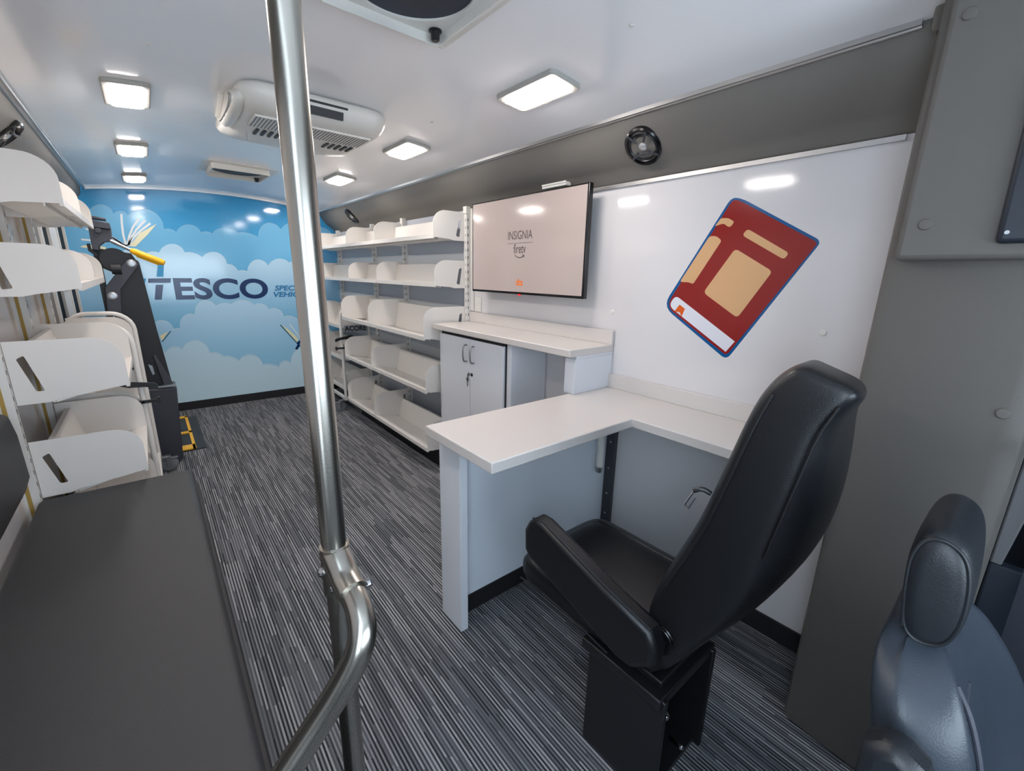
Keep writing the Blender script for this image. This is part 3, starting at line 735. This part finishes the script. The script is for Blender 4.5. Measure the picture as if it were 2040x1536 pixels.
# ------------------------------------------------------------------ desk
t = thing('desk', 'low white L-shaped desk with a return along the wall', 'desk', (1.3, 1.1, 0))
m = MB(); zt, zb_ = .889, .850
m.poly([(.737, .971, zb_), (1.456, .971, zb_), (1.456, .40, zb_), (XR - .001, .40, zb_), (XR - .001, 1.381, zb_), (1.529, 1.381, zb_), (1.529, 1.393, zb_), (.737, 1.393, zb_)], (0, 0, zt - zb_)); build('worktop', m, solid_w, t, bevel=.004)
m = MB(); m.box(XR - .022, .40, zt, XR - .001, 1.38, .96); build('backsplash', m, solid_w, t, bevel=.002)
m = MB(); m.box(.807, 1.262, 0, .8415, 1.412, zb_); build('leg_panel', m, lam, t, bevel=.0015)
m = MB(); m.box(.8415, 1.342, .084, XR - .003, 1.372, zb_); build('modesty_panel', m, lam_blue, t, bevel=.0015)
m = MB(); m.box(.8415, 1.336, 0, XR - .003, 1.374, .084); build('kick_strip', m, black_rub, t)
m = MB(); m.box(XR - .03, 1.285, .09, XR - .002, 1.338, .845)
for z in (.12, .18, .3, .45, .6): m.lathe((XR - .03, 1.31, z), (-1, 0, 0), [(.006, -.001), (.006, .002), (0, .003)], 8, 1)
build('corner_channel', m, [darkp, bolt_m], t, bevel=.002)
m = MB(); m.tube([(1.69, 1.30, .85), (1.69, 1.30, .49)], .019, 16); m.tube([(1.69, 1.30, .49), (1.69, 1.30, .46)], .017, 16, 1); m.lathe((1.69, 1.30, .46), (0, 0, -1), [(.012, 0), (.008, .006), (0, .009)], 12, 1)
build('support_strut', m, [ac_w, bolt_m], t)

# ------------------------------------------------------------------ television
t = thing('television', 'flat television showing a start screen on the white wall', 'television', (1.72, 1.985, 1.61))
X0 = 1.70
m = MB(); m.box(X0, 1.49, 1.336, X0 + .028, 2.48, 1.886); m.box(X0 + .028, 1.62, 1.40, X0 + .06, 2.35, 1.76); build('case', m, blackg, t, bevel=.003)
m = MB(); m.box(X0 - .0012, 1.502, 1.350, X0 + .002, 2.468, 1.878); sc_ = build('screen', m, screen_m, t, smooth=False)
def tvtext(body, wd, ht, y, z, offs, mm, sp=1.0):
    m = MB(); fs = m.text(body, 1, (0, 0, 0), (1, 0, 0), (0, 1, 0), thick=0, offset=offs)
    xs_ = [v.co.x for v in m.bm.verts]; ys_ = [v.co.y for v in m.bm.verts]; x0, x1, y0, y1 = min(xs_), max(xs_), min(ys_), max(ys_)
    for i, v in enumerate(m.bm.verts):
        v.co = Vector((X0 - .0016, y + wd / 2 - (v.co.x - x0) / (x1 - x0) * wd, z + (v.co.y - y0) / (y1 - y0) * ht))
    bmesh.ops.remove_doubles(m.bm, verts=m.bm.verts, dist=1e-6)
    build('lettering', m, mm, sc_, smooth=False)
tvtext('INSIGNIA', .215, .047, 1.995, 1.648, .001, ink)
tvtext('firetv', .108, .052, 1.995, 1.5705, .004, ink)
tvtext('dts', .062, .042, 1.990, 1.386, .028, dts_o)
m = MB(); m.box(X0 - .0020, 1.885, 1.626, X0 - .0012, 2.105, 1.628); m.tube([(X0 - .0014, 2.035, 1.560), (X0 - .0014, 2.01, 1.547), (X0 - .0014, 1.98, 1.546), (X0 - .0014, 1.955, 1.557)], .0024, 8, smooth=2); m.tube([(X0 - .0014, 1.972, 1.561), (X0 - .0014, 1.953, 1.560), (X0 - .0014, 1.957, 1.546)], .0018, 8); build('screen_line', m, ink, sc_)
m = MB(); m.box(X0 - .002, 1.985, 1.330, X0 + .008, 2.0, 1.338); build('standby_light', m, led_red, t)
m = MB(); m.box(X0 + .06, 1.80, 1.45, XR - .001, 2.2, 1.7); build('wall_mount', m, darkp, t)
m = MB(); m.box(1.752, 1.70, 1.906, 1.79, 1.88, 1.925); m.box(1.748, 1.70, 1.918, 1.756, 1.88, 1.928); tag(build('wall_bracket', m, ac_w, bevel=.002, loc=(1.77, 1.79, 1.91)), 'small white bracket box above the television', 'bracket')
t = thing('power_outlet', 'white double power outlet beside the shelf upright', 'outlet', (XR, 2.57, 1.23))
m = MB(); m.box(XR - .008, 2.530, 1.186, XR - .0005, 2.606, 1.286); build('cover_plate', m, ac_w, t, bevel=.003)
m = MB()
for z in (1.216, 1.256): m.box(XR - .0105, 2.552, z - .014, XR - .006, 2.584, z + .014)
build('socket', m, rail_w, t, bevel=.003)

# ------------------------------------------------------------------ pole and grab rail
t = thing('grab_pole', 'brushed steel floor to ceiling pole with curved handrail in foreground', 'grab pole', (.192, .715, 0))
px, py = .192, .715
m = MB(); m.tube([(px, py, .94), (px, py, zc(px) + .002)], .0215, 32); build('upper_tube', m, steel, t)
m = MB(); m.tube([(px, py, 0), (px, py, .94)], .0205, 32); build('lower_tube', m, steel, t)
rail = [(px, py - .02, .945), (.194, .665, .928), (.196, .612, .914), (.188, .580, .885), (.167, .580, .838), (.118, .592, .763), (.054, .596, .69), (-.02, .596, .61), (-.052, .596, .578)]
m = MB(); m.tube(rail, .022, 28, smooth=3); build('handrail', m, steel, t)
m = MB(); m.tube([(px, py, .885), (px, py, .974)], .0245, 32); m.tube([(px, py + .005, .965), (px + .001, py - .02, .95), (.194, .672, .931), (.195, .64, .923)], .0255, 24, smooth=2)
m.tube([(px, py, .972), (px, py, .9765)], .0252, 32); m.lathe((.195, .64, .923), (.03, -.93, -.2), [(.0262, -.003), (.0262, .003), (.02, .003)], 24)
build('tee_clamp', m, steel, t)
for p, n in (((px - .023, py + .0, .93), (-1, -.3, 0)), ((px - .012, py - .022, .905), (-.5, -1, 0)), ((.221, .645, .925), (1, 0, 0))):
    m = MB(); m.lathe(p, n, [(.009, -.004), (.009, .004), (.005, .008), (0, .009)], 12); build('bolt', m, chrome, t)
m = MB(); m.lathe((px, py, 0), (0, 0, 1), [(0, 0), (.05, 0), (.05, .006), (.03, .012), (.0205, .02)], 24); build('floor_flange', m, steel, t)

# ------------------------------------------------------------------ bench
t = thing('bench', 'long charcoal vinyl bench seat along the left side in foreground', 'bench', (-.22, 1.35, 0))
m = MB(); m.box(-.45, .45, .47, .044, 2.352, .552); build('cushion', m, bench_m, t, bevel=.022, seg=4)
m = MB(); m.box(-.45, .45, .452, .058, 2.354, .472); build('edge_board', m, black_rub, t, bevel=.006)
m = MB(); m.box(XL + .002, .47, 0, .02, 2.35, .452); build('base', m, black_rub, t)
m = MB(); m.poly([(-.484, .5, .63), (-.455, .5, .625), (-.432, .5, .69), (-.434, .5, .85), (-.444, .5, .93), (-.484, .5, .945)], (0, 1.76, 0)); build('backrest', m, bench_m, t, bevel=.02, seg=4)

# ------------------------------------------------------------------ swivel chair at the desk
t = thing('desk_chair', 'black leather swivel chair with high back facing the low desk', 'chair', (1.11, .55, 0))
cxm, hw = 1.108, .222
lv = [(.436, .47, .440), (.47, .50, .412), (.60, .510, .345), (.705, .480, .288), (.80, .445, .262), (.90, .408, .246), (1.0, .382, .230), (1.10, .358, .213), (1.18, .338, .20), (1.24, .318, .178), (1.285, .288, .152), (1.308, .255, .165)]
ss = sup(32, 7); rings = []
for i, (z, yf, yr) in enumerate(lv):
    w = hw * (1 if i < 10 else (.99, .95)[i - 10]) * (.9 if i == 0 else 1)
    ym, yh = (yf + yr) / 2, (yf - yr) / 2
    bl = .075 * math.exp(-((z - .93) / .24) ** 2); dip = .05 if i > 8 else (.02 if i > 7 else 0)
    rings.append([(cxm + w * a, ym + yh * b + (.022 if i < 8 else (.026, .034, .042, .048)[i - 8]) * (a + 1) - (bl * (1 - a * a) if b < 0 else 0), z - dip * (a + 1) / 2 - (.03 * (1 - b) / 2 * max(0, (z - 1.2) / .1))) for a, b in ss])
m = MB(); m.loft(rings); build('backrest', m, leather, t, sub=2)
m = MB(); rr = []
for z, yf in ((.60, .505), (.70, .478), (.80, .44), (.9, .405), (1.0, .378), (1.1, .352), (1.18, .33), (1.23, .308)):
    rr.append([(cxm + hw * .72 * a, yf - .002 + .022 * b, z) for a, b in sup(20, 3.2)])
m.loft(rr); build('back_cushion', m, leather, t, sub=1)
m = MB()
m.tube([(cxm - hw * .992, yf - .028, z) for z, yf, yr in lv[3:10]], .0035, 8, smooth=1); build('piping', m, leather, t)
m = MB(); m.tube([(cxm - hw * .985, yr + .008, z) for z, yf, yr in lv[5:10]], .003, 8, smooth=1); build('piping', m, leather, t)
def ring_y(y, x0, x1, z0, z1, e=4): 
    return [((x0 + x1) / 2 + (x1 - x0) / 2 * a, y, (z0 + z1) / 2 + (z1 - z0) / 2 * b) for a, b in sup(24, e)]
m = MB(); m.loft([ring_y(.44, .90, 1.33, .40, .49), ring_y(.50, .89, 1.34, .375, .50), ring_y(.70, .885, 1.345, .36, .495), ring_y(.90, .885, 1.345, .355, .50), ring_y(.98, .89, 1.34, .365, .50), ring_y(1.015, .91, 1.32, .39, .475), ring_y(1.025, .94, 1.30, .41, .455)]); build('seat', m, leather, t, sub=1)
m = MB(); m.loft([ring_y(.50, .97, 1.26, .48, .515), ring_y(.60, .965, 1.265, .48, .515), ring_y(.75, .965, 1.265, .48, .512), ring_y(.92, .965, 1.265, .48, .514), ring_y(.97, .99, 1.24, .48, .505)]); build('seat_cushion', m, leather, t, sub=1)
m = MB()
for x in (.968, 1.262):
    m.tube([(x, .5, .506), (x, .7, .504), (x, .95, .505)], .003, 8); build('seat_piping', m, drv_d, t); m = MB()
m.tube([(.885, .99, .40), (.88, .86, .415), (.884, .72, .40), (.884, .60, .385)], .003, 8, smooth=2); build('seat_piping', m, drv_d, t)
for s_, x0 in ((0, .826),):
    w = .062
    prof = [(.90, .690), (.918, .655), (.915, .585), (.895, .562), (.70, .505), (.54, .458), (.49, .458), (.43, .51), (.425, .56), (.45, .605), (.60, .640), (.84, .712), (.875, .712)]
    m = MB(); m.poly([(x0, y, z) for y, z in prof], (w, 0, 0)); ar = build('armrest', m, leather, t, bevel=.018, seg=4)
    m = MB(); m.tube([(x0 + (.012 if s_ == 0 else w - .012), y, z) for y, z in ((.45, .606), (.60, .641), (.84, .713), (.885, .705))], .0035, 8); build('piping', m, drv_d, ar)
    m = MB(); xi = x0 + w if s_ == 0 else x0
    for k in range(4): m.lathe((xi - .012 + k * .008 if s_ == 0 else xi - .018 + k * .008, .447, .555), (1, 0, 0), [(0, 0), (.036, 0), (.038, .002), (.036, .006), (0, .006)], 24)
    build('pivot_cap', m, blackg, ar)
m = MB(); m.tube([(.905, .385, .985), (.893, .40, .995), (.888, .415, .985)], .006, 8, smooth=1); build('loop', m, leather, t)
m = MB(); m.tube([(.887, .415, .982), (.884, .43, .945), (.89, .424, .935), (.891, .41, .97)], .002, 6); build('zip_pull', m, chrome, t)
m = MB(); m.box(.886, .41, 0, .904, .667, .372); build('side_plate', m, blackp, t, bevel=.004)
m = MB(); m.box(1.149, .41, 0, 1.167, .667, .372); build('side_plate', m, blackp, t, bevel=.004)
m = MB(); m.box(.904, .63, 0, 1.149, .655, .34); m.box(.904, .43, 0, 1.149, .655, .02); build('front_plate', m, blackp, t)
m = MB(); m.box(.876, .42, .345, 1.177, .69, .378); m.box(.91, .44, .378, 1.29, .80, .40); m.box(.90, .44, .30, 1.16, .46, .36); build('slide_frame', m, blackp, t, bevel=.004)
for x, z, r in ((.93, .285, .013), (1.06, .06, .008)):
    m = MB(); m.lathe((x, .445, z), (0, -1, 0), [(r, -.02), (r, .02), (r * .6, .026), (0, .026)], 8); build('bolt', m, chrome, t)

# ------------------------------------------------------------------ driver's seat
t = thing('driver_seat', 'blue-grey leather driver seat with headrest at lower right corner', 'seat', (1.0, -.05, 0))
m = MB(); rings = []
hx = [(.832, .66), (.842, .92), (.866, 1), (.95, 1.02), (1.03, 1.0), (1.06, .9), (1.075, .6)]
def hr(x, k):
    zs = 1.018; c = (.014, zs)
    P = [(.050, .975), (.042, .912), (.022, .892), (-.012, .902), (-.025, .94), (-.026, 1.0), (-.018, 1.06), (-.004, 1.09), (.022, 1.102), (.045, 1.092), (.055, 1.055), (.054, 1.015)]
    return [(x, c[0] + (y - c[0]) * k, c[1] + (z - c[1]) * k) for y, z in P]
m.loft([hr(x, k) for x, k in hx]); hd = build('headrest', m, drv_d, t, sub=2)
m = MB(); m.tube(hr(.8405, .84) + hr(.8405, .84)[:2], .003, 8, smooth=2); build('piping', m, drv_d, hd)
for x in (.90, 1.02):
    m = MB(); m.tube([(x, .02, .80), (x, .018, .93)], .007, 10); m.lathe((x, .022, .93), (0, 0, 1), [(.016, 0), (.016, .012), (.007, .014)], 14); build('headrest_post', m, handle_m, t)
def bk_ring(z, x0, x1, yf, yr, val, sk=0):
    """one level of the seat back: bolsters at both sides, hollow between them on the front"""
    n = 24; out = []
    for k in range(n + 1):
        u = -1 + 2 * k / n
        b = math.exp(-((abs(u) - .78) / .2) ** 2)
        edge = max(0, 1 - ((1 - abs(u)) / .16)) ** 2 if abs(u) > .84 else 0
        out.append(((x0 + x1) / 2 + (x1 - x0) / 2 * u, yf + val - (val * .8) * b + edge * .05 - sk * max(0, u) ** 1.5, z))
    for k in range(n + 1):
        u = 1 - 2 * k / n
        edge = max(0, 1 - ((1 - abs(u)) / .2)) ** 2
        out.append(((x0 + x1) / 2 + (x1 - x0) / 2 * u, yr - edge * .035, z))
    return out
m = MB()
m.loft([bk_ring(.30, .74, 1.26, -.16, -.03, .04, .13), bk_ring(.44, .72, 1.28, -.142, -.01, .045, .12), bk_ring(.58, .71, 1.29, -.122, .01, .045, .09), bk_ring(.70, .71, 1.25, -.106, .026, .042, .05), bk_ring(.79, .72, 1.19, -.088, .038, .036, .02),
        bk_ring(.86, .73, 1.14, -.062, .052, .028), bk_ring(.895, .775, 1.09, -.038, .060, .015), bk_ring(.918, .83, 1.05, -.012, .056, .005)])
build('backrest', m, drv_m, t, sub=1)
m = MB(); m.tube([(.815, -.034, .89), (.80, -.057, .86), (.785, -.082, .79), (.775, -.099, .70), (.772, -.114, .58), (.775, -.134, .46)], .0035, 8, smooth=2)
build('seam', m, lift_m, t); m = MB()
m.tube([(.99, -.052, .79), (.99, -.0645, .70), (.99, -.0775, .58), (.99, -.096, .45)], .003, 8, smooth=1); build('seam', m, lift_m, t)
m = MB(); m.loft([ring_y(-.64, .74, 1.22, .33, .40), ring_y(-.60, .70, 1.26, .30, .44), ring_y(-.35, .70, 1.26, .28, .43), ring_y(-.12, .72, 1.24, .28, .42)]); build('seat_cushion', m, drv_m, t, sub=1)
m = MB(); m.poly([(.65, y, z) for y, z in ((.034, .845), (.034, .75), (.0, .66), (-.07, .62), (-.10, .66), (-.065, .77), (-.03, .855), (.005, .872))], (.055, 0, 0)); build('armrest', m, drv_d, t, bevel=.016, seg=3)
m = MB(); m.box(.78, -.55, 0, 1.18, -.1, .29); build('pedestal', m, blackp, t, bevel=.01)

# ------------------------------------------------------------------ padded pillar and cab side
m = MB(); m.poly([(XR + .03, .30), (1.505, .283), (1.476, .262), (1.470, .24), (1.452, .0), (1.452, -.02), (1.462, -.035), (XR + .03, -.045)] and [(a, b, 0) for a, b in ((XR + .03, .31), (1.51, .285), (1.484, .276), (1.474, .255), (1.454, .005), (1.452, -.012), (1.462, -.035), (1.50, -.045), (XR + .03, -.045))], (0, 0, 2.35))
pl = struct('trim_10', m, vinyl2, label='grey padded pillar beside the driver seat', bevel=.008, seg=3)
def button(parent, p, r=.0125):
    m = MB(); m.lathe(p, (-1, 0, 0), [(r * 1.1, -.004), (r, .002), (r * .85, .004), (0, .005)], 20); build('button', m, vinyl2, parent)
button(pl, (1.4535, .006, 1.168))
m = MB(); m.box(1.42, -1.2, 1.502, 1.50, .256, 2.35)
up = struct('trim_11', m, vinyl2, label='upper padded grey panel with round buttons', bevel=.012, seg=3)
for y, z in ((.223, 2.002), (.212, 1.582)): button(up, (1.4205, y, z))
m = MB(); m.box(1.60, -.3, 2.06, XR + .03, .320, 2.4)
struct('trim_12', m, vinyl, label='brown header at the front end of the ceiling', bevel=.01)
m = MB(); m.poly([(1.402, .092, 1.534), (1.402, -.30, 1.534), (1.402, -.30, 1.86), (1.402, .10, 1.86)], (.02, 0, 0)); o = thing('wall_monitor', 'dark framed screen cut by the right edge on padded panel', 'monitor', (1.41, -.1, 1.7))
build('frame', m, door_p, o, bevel=.01, seg=3)
m = MB(); m.box(1.3985, -.28, 1.57, 1.403, .055, 1.83); build('screen', m, blackg, o)
m = MB(); m.lathe((1.402, .078, 1.556), (-1, 0, 0), [(.004, -.001), (.004, .002), (0, .002)], 10); build('screw', m, bolt_m, o)
m = MB(); m.box(1.50, -1.2, 0, 1.56, -.046, .79); struct('door_1', m, door_p, label='dark blue lower door panel beyond the driver seat', bevel=.006)
m = MB(); m.box(1.53, -1.2, .79, 1.56, -.046, 1.52); struct('window_3', m, glass_d, label='dark side window of the cab')
m = MB(); m.poly([(1.50, -.046, .79), (1.50, -.066, .79), (1.50, -.095, 1.1), (1.50, -.12, 1.5), (1.50, -.046, 1.5)], (.03, 0, 0)); struct('trim_13', m, trim_g, label='grey trim between pillar and cab window', bevel=.004)
t = thing('seat_belt', 'dark seat belt hanging from its loop at the right edge', 'seat belt', (1.40, -.1, .6))
m = MB(); m.poly([(1.40, -.090, 1.10), (1.40, -.145, 1.10), (1.40, -.158, 0), (1.40, -.106, 0)], (.003, 0, 0)); build('webbing', m, belt_m, t)
m = MB(); m.tube([(1.398, -.060, 1.10), (1.398, -.10, 1.092), (1.398, -.17, 1.12)], .013, 10, smooth=1); m.tube([(1.42, -.14, 1.10), (1.42, -.15, 1.2)], .012, 10); build('guide_loop', m, blackg, t)

# ------------------------------------------------------------------ light
w = bpy.data.worlds.new('world'); SC.world = w; w.use_nodes = True
bg = w.node_tree.nodes['Background']; bg.inputs[0].default_value = (.72, .86, 1.0, 1); bg.inputs[1].default_value = 7
SC.view_settings.view_transform = 'Standard'; SC.view_settings.look = 'None'
SC.view_settings.gamma = 1; SC.view_settings.exposure = .1; SC.view_settings.use_curve_mapping = False
